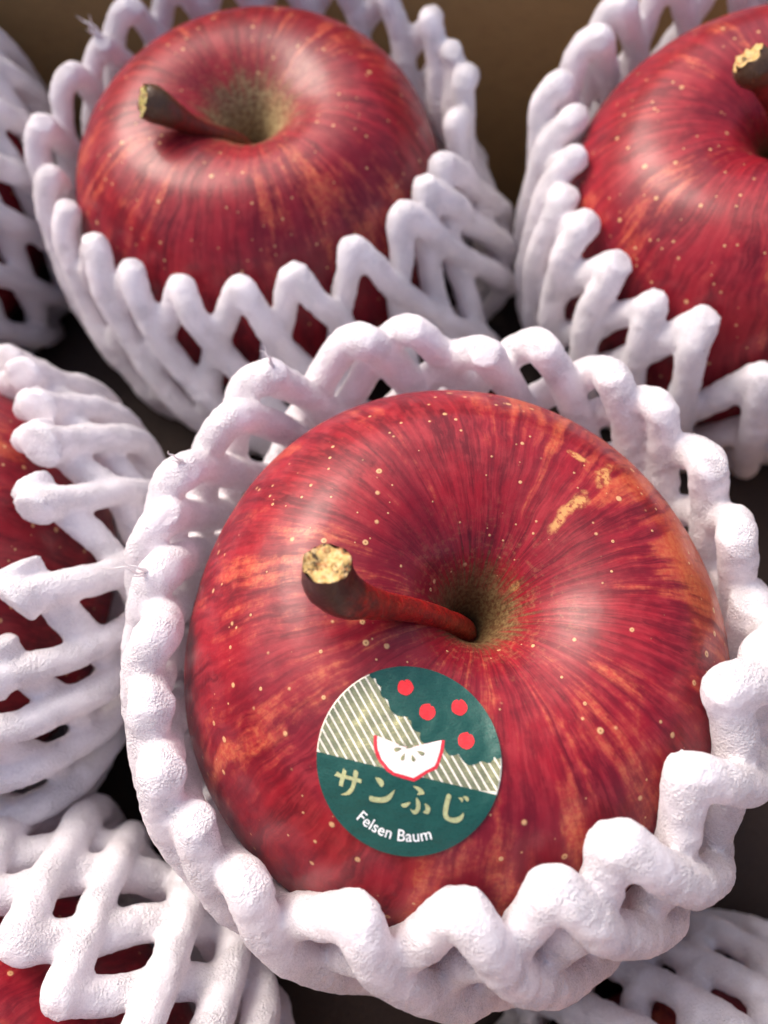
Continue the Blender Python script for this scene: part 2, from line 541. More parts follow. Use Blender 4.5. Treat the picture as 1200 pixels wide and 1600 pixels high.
def make_net(label, loc, R, tilt, seed, N=24, rim=-0.012, phase=0.0, rs=0.0034, tan_out=0.42, tan_in=0.34, S=0.055,
             rims=None, peaks=None, open_ends=False, gap=0.0004, flare=0.0, res=0.0011, voxel=0.00075, lift=0.95, shreds=(), hang=0.003, skew=(0, 0), hs=0.002):
    """N loops: each runs up the skin, turns over at the rim and comes down again outside its neighbours.
    The strands are welded where they cross, as extruded foam is, then taken apart again strand by strand."""
    root = thing('foam_net', label, 'foam net', orient(loc, *tilt), 'white foam nets round the apples')
    rnd = random.Random(int(seed * 1000) + 5)
    if peaks is None:
        peaks = []
        for i in range(N):
            ph = phase + 2 * pi * i / N + rnd.uniform(-0.035, 0.035)
            rr = rim + (rims(ph) if rims else 0) + rnd.uniform(-0.0012, 0.0012)
            peaks.append((ph, rr, flare))
    AV, AF, owner = [], [], []
    kd_pts = []
    nid = 0
    tips = []
    for i, (ph, s0, loose) in enumerate(peaks):
        rsi = rs * rnd.uniform(0.93, 1.07)
        ki, ko = tan_in * rnd.uniform(0.93, 1.07), tan_out * rnd.uniform(0.95, 1.05)
        runs = [(0.0, S, 1), (-S, 0.0, -1)] if open_ends else [(-S, S, 0)]
        for (ta, tb, kind) in runs:
            path, rad = [], []
            n = int((tb - ta) / res)
            for q in range(n + 1):
                t = ta + (tb - ta) * q / n
                eps = 0.0016
                s = s0 + sqrt(t * t + eps * eps) - eps
                kk = ko if t > 0 else ki
                phi = ph + kk * t / R + (pi / len(peaks) if kind == -1 else 0)
                u = min(1, max(0, t / (2.4 * rs) * 0.5 + 0.5))
                u = u * u * (3 - 2 * u)
                if kind == 1: u = 1
                if kind == -1: u = 0
                top = exp(-((s - s0) / 0.012) ** 2)
                hg = min(1, max(0, (s - hs) / 0.030)); hw = hg * hg * (3 - 2 * hg); hg = hang * hw
                off = rsi * 0.92 + gap + u * rsi * lift
                off += rsi * 0.16 * mnoise.noise(Vector((seed * 7 + i * 1.7, t * 90, u)))
                p = net_point(R, phi, s, off, loose * top + hg) + Vector((skew[0] * hw, skew[1] * hw, 0))
                p += Vector((mnoise.noise(Vector((t * 130, i * 3.1 + seed, 0))), mnoise.noise(Vector((t * 130, i * 3.1 + seed, 9))), mnoise.noise(Vector((t * 130, i * 3.1 + seed, 19))))) * 0.0008
                path.append(p)
                g = 1 + 0.05 * exp(-(t / 0.003) ** 2) if kind == 0 else 1 + 0.50 * exp(-(t / 0.0028) ** 2)
                g *= 1 + 0.08 * mnoise.noise(Vector((t * 170, i * 5.3 + seed, 40)))
                rad.append(rsi * g)
            v, f, _ = tube(path, rad, 14, cap=True, seed=seed + i, capbulge=0.15)
            b = len(AV)
            AV += v
            AF += [tuple(b + k for k in q) for q in f]
            kd_pts += [(p, nid) for p in path]
            if kind == 0:      # the welded, cut-off nib on top of the loop
                a = net_point(R, ph, s0 + 0.0012, rsi * 1.3 + gap, loose)
                c = net_point(R, ph + rnd.uniform(-.03, .03), s0 - rsi * rnd.uniform(0.35, 0.75), rsi * 1.42 + gap, loose)
                v, f, _ = tube([a, a.lerp(c, .5), c], [rsi * 0.98, rsi * 0.98, rsi * rnd.uniform(.70, 1.0)], 12, cap=True, capbulge=0.1)
                b = len(AV)
                AV += v
                AF += [tuple(b + k for k in q) for q in f]
                kd_pts += [(p, nid) for p in (a, a.lerp(c, .5), c)]
                tips.append((c, (c - a).normalized(), nid))
            else:
                tips.append((path[0 if kind == 1 else -1], Vector((0, 0, 1)), nid))
            nid += 1
    tmp = bpy.data.objects.new('tmp', mesh_of('tmp', AV, AF))
    COL.objects.link(tmp)
    m = tmp.modifiers.new('r', 'REMESH'); m.mode = 'VOXEL'; m.voxel_size = voxel; m.adaptivity = 0
    m = tmp.modifiers.new('s', 'SMOOTH'); m.factor = 0.5; m.iterations = max(2, int(round(4 * (0.0006 / voxel) ** 2)))
    for nm, sc_, st in (('foam_lumps', 0.0034, 0.0006), ('foam_grain', 0.0013, 0.0003)):
        tx_ = bpy.data.textures.get(nm) or bpy.data.textures.new(nm, 'CLOUDS')
        tx_.noise_scale = sc_; tx_.noise_depth = 2
        m = tmp.modifiers.new(nm, 'DISPLACE'); m.texture = tx_; m.strength = st; m.mid_level = 0.5; m.texture_coords = 'LOCAL'
    dg = bpy.context.evaluated_depsgraph_get()
    ev = tmp.evaluated_get(dg)
    me = ev.to_mesh()
    nv, nf = len(me.vertices), len(me.polygons)
    co = np.empty(nv * 3, np.float32); me.vertices.foreach_get('co', co); co = co.reshape(-1, 3)
    no = np.empty(nv * 3, np.float32); me.vertex_normals.foreach_get('vector', no); no = no.reshape(-1, 3)
    fv = np.empty(len(me.loops), np.int32); me.loops.foreach_get('vertex_index', fv); fv = fv.reshape(-1, 4)
    ev.to_mesh_clear()
    bpy.data.objects.remove(tmp)
    kd = KDTree(len(kd_pts))
    for q, (p, _) in enumerate(kd_pts): kd.insert(p, q)
    kd.balance()
    ids = np.array([q for _, q in kd_pts])
    near = np.array([kd.find(c)[1] for c in co])
    vid = ids[near]
    fid = vid[fv[:, 0]]
    out = {}
    for q in range(nid):
        sel = fv[fid == q]
        if not len(sel): continue
        uq, inv = np.unique(sel, return_inverse=True)
        inv = inv.reshape(-1, 4)
        st = bpy.data.meshes.new('strand')
        st.vertices.add(len(uq)); st.vertices.foreach_set('co', co[uq].ravel())
        st.loops.add(len(sel) * 4); st.loops.foreach_set('vertex_index', inv.ravel().astype(np.int32))
        st.polygons.add(len(sel)); st.polygons.foreach_set('loop_start', np.arange(0, len(sel) * 4, 4, dtype=np.int32))
        st.update(calc_edges=True)
        out[q] = link('strand', st, M_foam, root)
        st.normals_split_custom_set_from_vertices(no[uq])
    # torn shreds hanging from a few of the cut ends
    for (sa, length, bend, wd) in shreds:
        q = min(range(len(peaks)), key=lambda i: abs((peaks[i][0] - sa + pi) % (2 * pi) - pi))
        p, d, own = tips[q]
        pts = [p - d * 0.0008]
        dr = (d * 0.5 + Vector(bend)).normalized()
        rr_ = random.Random(q * 7 + 1)
        for k in range(7):
            dr = (dr + Vector(bend) * 0.28 + Vector((rr_.uniform(-.5, .5), rr_.uniform(-.5, .5), rr_.uniform(-.5, .5)))).normalized()
            pts.append(pts[-1] + dr * length / 7)
        pts = catmull(pts, 26)
        rad = [wd * (1.0 - 0.5 * k / 25) * (0.7 + 0.6 * abs(mnoise.noise(Vector((k * 0.45, q, 3))))) for k in range(26)]
        V, F = [], []
        for part in range(5):      # ragged fibres that splay apart from one root
            m_ = 26 - part * 4
            side = Vector((rr_.uniform(-1, 1), rr_.uniform(-1, 1), rr_.uniform(-1, 1))) * length * 0.16
            pp = [pt + side * (k / m_) ** 1.5 + Vector((mnoise.noise(Vector((k * .22, part * 5, q))), mnoise.noise(Vector((k * .22, part * 5, q + 9))), mnoise.noise(Vector((k * .22, part * 5, q + 5))))) * wd * 0.9 for k, pt in enumerate(pts[:m_])]
            v, f, _ = tube(pp, [wd * 0.75 * (1.05 - k / m_) for k in range(m_)], 6, cap=True)
            b = len(V)
            V += v
            F += [tuple(b + k for k in g) for g in f]
        link('torn_shred', mesh_of('torn_shred', V, F), M_shred, out[own])
    return root


# ------------------------------------------------------------------ the cardboard box
BX0, BX1, BY0, BY1, BZ0, BZ1 = -0.205, 0.205, -0.165, 0.178, -0.050, 0.120


def box_mesh(name, x0, y0, z0, x1, y1, z1, bev=0.0008):
    bm = bmesh.new()
    bmesh.ops.create_cube(bm, size=1)
    for v in bm.verts:
        v.co = Vector(((x0 + x1) / 2 + v.co.x * (x1 - x0), (y0 + y1) / 2 + v.co.y * (y1 - y0), (z0 + z1) / 2 + v.co.z * (z1 - z0)))
    bmesh.ops.bevel(bm, geom=bm.edges[:], offset=bev, segments=2, affect='EDGES', profile=0.5)
    me = bpy.data.meshes.new(name)
    bm.to_mesh(me); bm.free()
    return me


box = thing('cardboard_box', 'open brown cardboard box holding all the apples', 'box', Matrix.Translation((0, 0, BZ0)))
for nm, (x0, y0, z0, x1, y1, z1) in (('floor_panel', (BX0, BY0, 0, BX1, BY1, .004)),
                                     ('wall_panel', (BX0, BY1, 0, BX1, BY1 + .004, BZ1 - BZ0)),
                                     ('wall_panel', (BX0, BY0 - .004, 0, BX1, BY0, BZ1 - BZ0)),
                                     ('wall_panel', (BX0 - .004, BY0 - .004, 0, BX0, BY1 + .004, BZ1 - BZ0)),
                                     ('wall_panel', (BX1, BY0 - .004, 0, BX1 + .004, BY1 + .004, BZ1 - BZ0))):
    link(nm, box_mesh(nm, x0, y0, z0, x1, y1, z1), M_card, box, smooth=False)

# ------------------------------------------------------------------ materials of the fruit
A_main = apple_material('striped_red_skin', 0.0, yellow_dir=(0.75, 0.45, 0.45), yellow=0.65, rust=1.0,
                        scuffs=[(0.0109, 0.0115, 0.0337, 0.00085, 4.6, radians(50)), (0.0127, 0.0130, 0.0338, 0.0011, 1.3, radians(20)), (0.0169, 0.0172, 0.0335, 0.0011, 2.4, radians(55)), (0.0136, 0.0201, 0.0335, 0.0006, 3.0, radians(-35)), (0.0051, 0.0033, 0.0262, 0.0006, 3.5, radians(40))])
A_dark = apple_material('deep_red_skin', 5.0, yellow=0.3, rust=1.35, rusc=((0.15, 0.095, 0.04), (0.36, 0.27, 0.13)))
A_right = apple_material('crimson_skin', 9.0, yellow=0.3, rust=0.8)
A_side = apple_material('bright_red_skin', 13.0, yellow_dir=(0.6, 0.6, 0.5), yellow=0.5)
ST_red = stem_material('red_brown_stem', (0.40, 0.014, 0.011), (0.055, 0.016, 0.014), None)
ST_br = stem_material('olive_brown_stem', (0.20, 0.020, 0.014), (0.07, 0.034, 0.014), None)
CUT_pale = cut_material('pale_cut_wood', (0.62, 0.40, 0.14), (0.70, 0.50, 0.25))
CUT_green = cut_material('green_cut_wood', (0.42, 0.34, 0.09), (0.60, 0.50, 0.22))

# ------------------------------------------------------------------ apples and their nets
# where each net loop turns over at the rim: angle round the apple, distance along the skin, stand-off (m)
NET_PEAKS = {
    'main': [(0.07, -0.014, 0.0), (0.279, -0.02, 0.001), (0.559, -0.019, 0.004), (0.803, -0.019, 0.006), (0.977, -0.02, 0.006), (1.222, -0.021, 0.006), (1.431, -0.02, 0.003), (1.676, -0.021, 0.008), (1.85, -0.02, 0.007), (2.199, -0.02, 0.008), (2.374, -0.021, 0.005), (2.618, -0.019, 0.005), (2.793, -0.018, 0.004), (2.967, -0.018, 0.0), (3.211, -0.021, 0.0), (3.421, -0.02, 0.001), (3.63, -0.02, 0.002), (3.805, -0.017, 0.001), (4.049, -0.018, 0.001), (4.363, -0.024, 0.0), (4.677, -0.028, 0.0), (4.957, -0.03, 0.0), (5.201, -0.032, 0.0), (5.55, -0.032, 0.0), (5.899, -0.032, 0.0), (6.126, -0.023, 0.0)],
    'rear': [(0.175, -0.018, 0.002), (0.384, -0.019, 0.007), (0.524, -0.021, 0.009), (0.663, -0.024, 0.009), (0.931, -0.0238, 0.0085), (1.198, -0.0237, 0.008), (1.466, -0.0235, 0.0075), (1.734, -0.0233, 0.007), (2.001, -0.0232, 0.0065), (2.269, -0.023, 0.006), (2.478, -0.021, 0.003), (2.723, -0.021, 0.004), (3.037, -0.019, 0.004), (3.316, -0.018, 0.001), (3.595, -0.019, 0.0), (3.91, -0.021, 0.0), (4.154, -0.021, 0.0), (4.433, -0.022, 0.0), (4.712, -0.023, 0.0), (4.992, -0.024, 0.0), (5.306, -0.025, 0.0), (5.655, -0.024, 0.0), (5.864, -0.023, 0.0), (6.074, -0.022, 0.0)],
    'corner': [(2.234, -0.014, 0.007), (2.409, -0.014, 0.005), (2.653, -0.013, 0.006), (2.758, -0.012, 0.0), (3.002, -0.016, 0.0), (3.176, -0.013, 0.0), (3.351, -0.018, 0.0), (3.595, -0.02, 0.0), (3.84, -0.022, 0.0), (4.049, -0.025, 0.0), (4.398, -0.021, 0.0), (4.655, -0.0206, 0.0007), (4.913, -0.0201, 0.0009), (5.17, -0.0197, 0.0013), (5.428, -0.0192, 0.0018), (5.685, -0.0188, 0.0022), (5.943, -0.0184, 0.0026), (6.2, -0.0179, 0.0031), (0.174, -0.0175, 0.0035), (0.432, -0.0171, 0.0039), (0.689, -0.0166, 0.0044), (0.947, -0.0162, 0.0048), (1.204, -0.0158, 0.0053), (1.462, -0.0153, 0.0057), (1.719, -0.0149, 0.0061), (1.977, -0.0144, 0.0066)],
}

RM = 0.0430
M_LOC, M_TILT = (-0.0016, 0.0003, 0.0535), (0, -6, 0)
STICKER_C, STICKER_R = (-0.0113, -0.0215, 0.0335), 0.0110
main_apple, main_me = make_apple('red apple with the round green sticker on its near side', M_LOC, RM, M_TILT, 1.3, A_main,
    stem=[(0.0, -0.01, 0.29, .060), (-0.04, -0.025, 0.46, .043), (-0.15, -0.045, 0.63, .038), (-0.26, -0.060, 0.75, .039), (-0.37, -0.085, 0.86, .046),
          (-0.455, -0.085, 0.93, .066), (-0.50, -0.065, 0.985, .073), (-0.508, -0.045, 1.055, .066)],
    stem_mat=ST_red, cut_mat=CUT_pale, hi=True)
make_net('white foam net round the apple with the green sticker', M_LOC, RM, (0, 0, 0), 1.0, peaks=NET_PEAKS['main'], rs=0.0029, voxel=0.0005, S=0.06, tan_out=0.62, tan_in=0.54, hang=0.0085, skew=(0.004, 0),
         shreds=[(3.05, 0.010, (-0.9, -0.7, 0.1), 0.0005), (3.42, 0.007, (-1, 0.2, 0.2), 0.0006), (2.62, 0.005, (-.5, .6, .4), 0.0005), (2.2, 0.005, (-.4, .3, .8), .0005)])

BL_LOC, BL_TILT = (-0.0400, 0.1104, 0.0430), (4, 0, 0)
make_apple('whole dark red apple behind, its stem leaning left over the cavity', BL_LOC, 0.042, BL_TILT, 2.2, A_dark,
    stem=[(0.0, -0.01, 0.30, .055), (-0.05, -0.04, 0.52, .046), (-0.14, -0.12, 0.67, .038), (-0.23, -0.17, 0.77, .042), (-0.31, -0.19, 0.85, .062), (-0.37, -0.19, 0.90, .078), (-0.42, -0.20, 0.93, .070)],
    stem_mat=ST_br, cut_mat=CUT_green)
make_net('white foam net round the rear apple with the left-leaning stem', BL_LOC, 0.042, (4, 0, 0), 2.0, peaks=NET_PEAKS['rear'], rs=0.0026, tan_out=0.50, tan_in=0.42, hang=0.008, skew=(0.008, -0.002), hs=-0.012, voxel=0.00065,
         shreds=[(2.5, 0.007, (-0.4, 0.3, 0.9), 0.0007)])

BR_LOC, BR_TILT = (0.0705, 0.096, 0.0520), (5, 14, 0)
make_apple('large crimson apple in the top right corner, cut off by the frame', BR_LOC, 0.044, BR_TILT, 3.1, A_right,
    stem=[(0.0, 0.0, 0.30, .055), (0.0, 0.0, 0.55, .05), (-0.05, 0.03, 0.75, .050), (-0.12, 0.06, 0.88, .06), (-0.17, 0.08, 0.94, .078), (-0.20, 0.10, 0.98, .066)],
    stem_mat=ST_br, cut_mat=CUT_pale)
make_net('white foam net round the large apple in the top right corner', BR_LOC, 0.044, (16, 0, 0), 3.0, peaks=NET_PEAKS['corner'], rs=0.0028, tan_out=0.38, tan_in=0.32, hang=0.005, voxel=0.00065)

L_LOC, L_TILT = (-0.1080, 0.0190, 0.037), (0, 50, 0)
make_apple('apple at the left edge, lying on its side beside the stickered apple', L_LOC, 0.043, L_TILT, 4.1, A_side)
make_net('white foam net with flared cut strand ends, at the left edge', L_LOC, 0.043, L_TILT, 4.0, N=24, rim=0.003, rims=lambda a: 0.0065 * cos(a + 0.25), rs=0.0027, tan_out=0.55, tan_in=0.5, hang=0.008, voxel=0.00065, open_ends=True)

LL_LOC, LL_TILT = (-0.143, 0.1215, 0.040), (5, 8, 0)
make_apple('shaded apple in the top left corner, almost hidden by its net', LL_LOC, 0.045, LL_TILT, 5.1, A_dark)
make_net('shaded foam net in the top left corner against the box wall', LL_LOC, 0.045, LL_TILT, 5.0, N=24, rim=-0.016, rs=0.0028, hang=0.006)

BB_LOC, BB_TILT = (-0.0833, -0.078, 0.026), (30, 30, 0)
make_apple('apple in the bottom left corner, a glowing orange red patch showing', BB_LOC, 0.045, BB_TILT, 6.1, A_side)
make_net('thick white foam net over the apple in the bottom left corner', BB_LOC, 0.045, BB_TILT, 6.0, N=27, rim=-0.004, rims=lambda a: 0.008 * cos(a - 1.05), rs=0.0029, tan_out=0.55, tan_in=0.5, hang=0.009, voxel=0.00065)

BC_LOC, BC_TILT = (0.0508, -0.0955, 0.008), (20, 0, 0)
make_apple('apple under the bottom edge, right of centre, barely showing', BC_LOC, 0.045, BC_TILT, 7.1, A_side)
make_net('low foam net along the bottom edge, right of centre', BC_LOC, 0.045, BC_TILT, 7.0, N=26, rim=-0.015, rs=0.0028, tan_out=0.5, tan_in=0.45, hang=0.006)

# ------------------------------------------------------------------ the moulded tray the fruit sits in, gap shade put into its colour
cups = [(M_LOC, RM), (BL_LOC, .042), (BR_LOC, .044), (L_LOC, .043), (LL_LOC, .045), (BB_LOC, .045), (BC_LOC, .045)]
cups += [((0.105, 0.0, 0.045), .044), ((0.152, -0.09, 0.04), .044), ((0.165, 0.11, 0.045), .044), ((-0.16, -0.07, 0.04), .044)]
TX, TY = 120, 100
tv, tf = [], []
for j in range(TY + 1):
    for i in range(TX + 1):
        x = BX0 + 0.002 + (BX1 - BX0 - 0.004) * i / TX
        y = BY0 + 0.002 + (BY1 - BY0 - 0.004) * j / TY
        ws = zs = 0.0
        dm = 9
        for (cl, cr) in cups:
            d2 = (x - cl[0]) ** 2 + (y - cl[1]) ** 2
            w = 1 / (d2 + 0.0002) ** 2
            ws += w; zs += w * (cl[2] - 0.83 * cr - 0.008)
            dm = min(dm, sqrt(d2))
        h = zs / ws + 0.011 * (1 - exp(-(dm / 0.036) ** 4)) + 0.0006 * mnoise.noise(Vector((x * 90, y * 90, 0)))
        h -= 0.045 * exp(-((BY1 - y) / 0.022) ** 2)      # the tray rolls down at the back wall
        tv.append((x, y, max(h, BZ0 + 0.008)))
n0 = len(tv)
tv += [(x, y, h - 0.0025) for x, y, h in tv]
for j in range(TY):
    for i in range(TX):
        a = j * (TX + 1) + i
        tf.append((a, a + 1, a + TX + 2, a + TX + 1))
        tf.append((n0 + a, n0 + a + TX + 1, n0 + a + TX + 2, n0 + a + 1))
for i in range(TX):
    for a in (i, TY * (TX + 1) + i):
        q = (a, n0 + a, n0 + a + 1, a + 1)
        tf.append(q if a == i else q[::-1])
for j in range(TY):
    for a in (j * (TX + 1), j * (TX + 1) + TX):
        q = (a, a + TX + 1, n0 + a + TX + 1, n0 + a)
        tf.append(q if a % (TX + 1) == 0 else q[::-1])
tk = NT('gap_shade_pulp')
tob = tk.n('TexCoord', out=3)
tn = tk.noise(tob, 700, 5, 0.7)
tk.put(tk.b.inputs['Base Color'], tk.mix(tn, (0.018, 0.011, 0.009), (0.045, 0.028, 0.021)))  # near-black brown stands in for the shade deep between the apples
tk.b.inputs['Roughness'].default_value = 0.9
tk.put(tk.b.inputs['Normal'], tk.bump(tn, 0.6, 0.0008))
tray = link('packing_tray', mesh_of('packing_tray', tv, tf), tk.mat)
tray['label'] = 'packing tray under the apples, its brown darkened to stand for shade in the gaps'
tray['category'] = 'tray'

# ------------------------------------------------------------------ the sticker, printed on foil, lying on the skin of the main apple
M_gold = print_material('gold_foil', (0.92, 0.82, 0.36), rough=0.18, metal=0.7, bumpy=0.35)
M_field = print_material('olive_gold_foil', (0.52, 0.49, 0.25), rough=0.14, metal=0.8, bumpy=0.35)
M_cream = print_material('cream_ink', (0.80, 0.74, 0.63), rough=0.40)
M_green = print_material('dark_green_ink', (0.003, 0.070, 0.052), rough=0.30, sparkle=0.75, metal=0.15, bumpy=0.5)
M_redp = print_material('bright_red_ink', (0.80, 0.012, 0.018), rough=0.42)
M_redo = print_material('crimson_ink', (0.62, 0.014, 0.03), rough=0.42)
M_white = print_material('white_ink', (0.86, 0.86, 0.83), rough=0.42)
M_pink = print_material('pale_pink_ink', (0.86, 0.75, 0.70), rough=0.45)

bvh = BVHTree.FromPolygons([v.co.copy() for v in main_me.vertices], [tuple(p.vertices) for p in main_me.polygons])
ST_C = Vector(STICKER_C)
hit, sn, _i, _d = bvh.find_nearest(ST_C)
ST_C = hit
sn = sum((bvh.find_nearest(ST_C + Vector((dx, dy, 0)) * 0.004)[1] for dx in (-1, 0, 1) for dy in (-1, 0, 1)), Vector()).normalized()
tx = (Vector((1, 0, 0)) - sn * sn.x).normalized()
ty = sn.cross(tx)
ST_R = STICKER_R


def on_skin(u, v, lift):
    p = ST_C + tx * (u * ST_R) + ty * (v * ST_R)
    o, nn, ii, dd = bvh.ray_cast(p + sn * 0.02, -sn)
    r_ = math.hypot(u, v)
    return o + sn * (lift + 0.00022 * max(0.0, (r_ - 0.72) / 0.28) ** 2 * (1 + 0.6 * sin(3 * math.atan2(v, u) + 1)))


def PX(x, y):          # drawing units of the printed design: one unit = one part in 145 of the sticker's radius
    return ((x - 641.0) / 145.3, -(y - 1194.5) / 149.0)


def C1(x, y): return PX(490 + x * .13333, 1040 + y * .13333)
def C2(x, y): return PX(630 + x * .13333, 1040 + y * .13333)
def C3(x, y): return PX(490 + x * .13333, 1190 + y * .13333)
def C4(x, y): return PX(630 + x * .13333, 1190 + y * .13333)


def inside(p, poly):
    x, y = p
    c = False
    j = len(poly) - 1
    for i in range(len(poly)):
        xi, yi = poly[i]; xj, yj = poly[j]
        if (yi > y) != (yj > y) and x < (xj - xi) * (y - yi) / (yj - yi) + xi:
            c = not c
        j = i
    return c


def dens(poly, step):
    out = []
    for i in range(len(poly)):
        a, b = poly[i], poly[(i + 1) % len(poly)]
        L = math.hypot(b[0] - a[0], b[1] - a[1])
        n = max(1, int(L / step))
        for k in range(n):
            out.append((a[0] + (b[0] - a[0]) * k / n, a[1] + (b[1] - a[1]) * k / n))
    return out


def clip_convex(poly, clip):
    """Sutherland-Hodgman; clip is counter-clockwise."""
    out = list(poly)
    for i in range(len(clip)):
        a, b = clip[i], clip[(i + 1) % len(clip)]
        src, out = out, []
        if not src: break
        side = lambda p: (b[0] - a[0]) * (p[1] - a[1]) - (b[1] - a[1]) * (p[0] - a[0])
        for j in range(len(src)):
            p, q = src[j], src[(j + 1) % len(src)]
            sp, sq = side(p), side(q)
            if sp >= 0: out.append(p)
            if sp * sq < 0:
                t = sp / (sp - sq)
                out.append((p[0] + (q[0] - p[0]) * t, p[1] + (q[1] - p[1]) * t))
    return out


def smooth_closed(pts, n=6):
    out = []
    N = len(pts)
    for i in range(N):
        p0, p1, p2, p3 = (Vector(pts[(i + k) % N]) for k in (-1, 0, 1, 2))
        for q in range(n):
            t = q / n
            v = 0.5 * ((2 * p1) + (p2 - p0) * t + (2 * p0 - 5 * p1 + 4 * p2 - p3) * t * t + (3 * p1 - p0 - 3 * p2 + p3) * t ** 3)
            out.append((v.x, v.y))
    return out


def print_shape(name, polys, lift, mat, parent, step=0.045):
    V, F = [], []
    for poly in polys:
        poly = dens(poly, step)
        xs = [p[0] for p in poly]; ys = [p[1] for p in poly]
        pts = [Vector(p) for p in poly]
        nb = len(pts)
        y = min(ys) + step / 2
        while y < max(ys):
            x = min(xs) + step / 2
            while x < max(xs):
                if inside((x, y), poly) and min((x - a) ** 2 + (y - b) ** 2 for a, b in poly) > (step * 0.4) ** 2:
                    pts.append(Vector((x, y)))
                x += step
            y += step
        ed = [(i, (i + 1) % nb) for i in range(nb)]
        vv, ee, ff, *_r = delaunay_2d_cdt(pts, ed, [], 1, 1e-7)
        base = len(V)
        V += [on_skin(v.x, v.y, lift) for v in vv]
        for f in ff:
            a, b, c = [vv[i] for i in f[:3]]
            if (b - a).cross(c - a) < 0: f = list(f)[::-1]
            F.append(tuple(base + i for i in f))
    return link(name, mesh_of(name, V, F), mat, parent)


NC = 120
circle = [(cos(2 * pi * i / NC), sin(2 * pi * i / NC)) for i in range(NC)]
inner = [(cos(2 * pi * i / NC) * 0.988, sin(2 * pi * i / NC) * 0.988) for i in range(NC)]
# paper body with a real edge
step = 0.05
sticker = print_shape('sticker', [circle], 0.00012, M_cream, main_apple, step)
sticker['label'] = 'round green, gold and cream foil sticker with a fruit slice and lettering'
_bm = bmesh.new(); _bm.from_mesh(sticker.data)
_edges = [e for e in _bm.edges if e.is_boundary]
_r = bmesh.ops.extrude_edge_only(_bm, edges=_edges)
for v in [g for g in _r['geom'] if isinstance(g, bmesh.types.BMVert)]:
    v.co -= sn * 0.00016
bmesh.ops.recalc_face_normals(_bm, faces=_bm.faces[:])
_bm.to_mesh(sticker.data); _bm.free()
L1, L2, L3, L4 = 0.00015, 0.00018, 0.00021, 0.00024
print_shape('gold_field', [clip_convex([(-1.1, -0.3), (1.1, -0.3), (1.1, 1.1), (-1.1, 1.1)], inner)], L1, M_field, sticker)
# cream stripes
x0, y0 = C1(590, 190)
stripes = []
slope = -1.62
for kx in range(-22, 22):
    xa = x0 + kx * 13.0 / 145.3
    w = 3.2 / 145.3
    q = [(xa - (1.2 - y0) / -slope * 1.0 , 1.2), (xa - (1.2 - y0) / -slope + w, 1.2)]
    top = xa + (1.2 - y0) / slope
    bot = xa + (-0.3 - y0) / slope
    p = clip_convex([(bot, -0.3), (bot + w, -0.3), (top + w, 1.2), (top, 1.2)], inner)
    if len(p) > 2:
        stripes.append(p)
for p in stripes:
    print_shape('stripe', [p], L2, M_cream, sticker, 0.06)
# lower green band
bl, br = PX(490, 1184.0), PX(790, 1247.5)
band = clip_convex([(-1.1, -1.1), (1.1, -1.1), (1.1, br[1] + (1.1 - br[0]) * (br[1] - bl[1]) / (br[0] - bl[0])), (-1.1, bl[1] + (-1.1 - bl[0]) * (br[1] - bl[1]) / (br[0] - bl[0]))], circle)
print_shape('green_band', [band], L3, M_green, sticker)


def scallop(cusps, bulge):
    out = []
    for (a, b) in zip(cusps[:-1], cusps[1:]):
        mx, my = (a[0] + b[0]) / 2, (a[1] + b[1]) / 2
        dx, dy = b[0] - a[0], b[1] - a[1]
        for q in range(8):
            t = q / 8
            k = sin(pi * t) * bulge
            out.append((a[0] + dx * t + dy * k, a[1] + dy * t - dx * k))
    out.append(cusps[-1])
    return out


cus = [C1(648, 150), C1(735, 205), C1(800, 300), C1(880, 465), C1(1120, 655), C2(112, 700), C2(225, 840), C2(280, 972)]
cus2 = [C2(505, 1015), C2(665, 1080), C2(945, 1155), C2(1090, 1105), C2(1170, 1105)]
edge = scallop(cus, 0.26) + [C2(480, 930)] + scallop(cus2, 0.30)
a_end = math.atan2(edge[-1][1], edge[-1][0])
a_start = math.atan2(edge[0][1], edge[0][0])
arc = [(cos(a_end + (a_start - a_end) * i / 50), sin(a_end + (a_start - a_end) * i / 50)) for i in range(51)]
tree = edge[1:-1] + arc
# white rim of the tree, then the tree
print_shape('tree_edge', [clip_convex([(x - 0.012, y - 0.014) for x, y in tree], inner)] if False else [tree], L3, M_green, sticker)
for (fx, fy, na) in ((*C2(40, 305), 100), (*C2(305, 595), 55), (*C2(692, 532), 92), (*C2(763, 925), 62)):
    def fruit(k, notch):
        pts = []
        for i in range(48):
            a = 2 * pi * i / 48
            r = 0.0885 * k * (1 + 0.02 * cos(2 * a) + 0.022 * cos(5 * a + 0.6))
            da = (a - radians(na) + pi) % (2 * pi) - pi
            if notch: r *= 1 - 0.24 * exp(-(da / 0.13) ** 2)
            pts.append((fx + cos(a) * r * 0.98, fy + sin(a) * r))
        return pts
    fr = print_shape('printed_fruit', [fruit(1.0, True)], L4 + 0.00003, M_redp, sticker, 0.03)
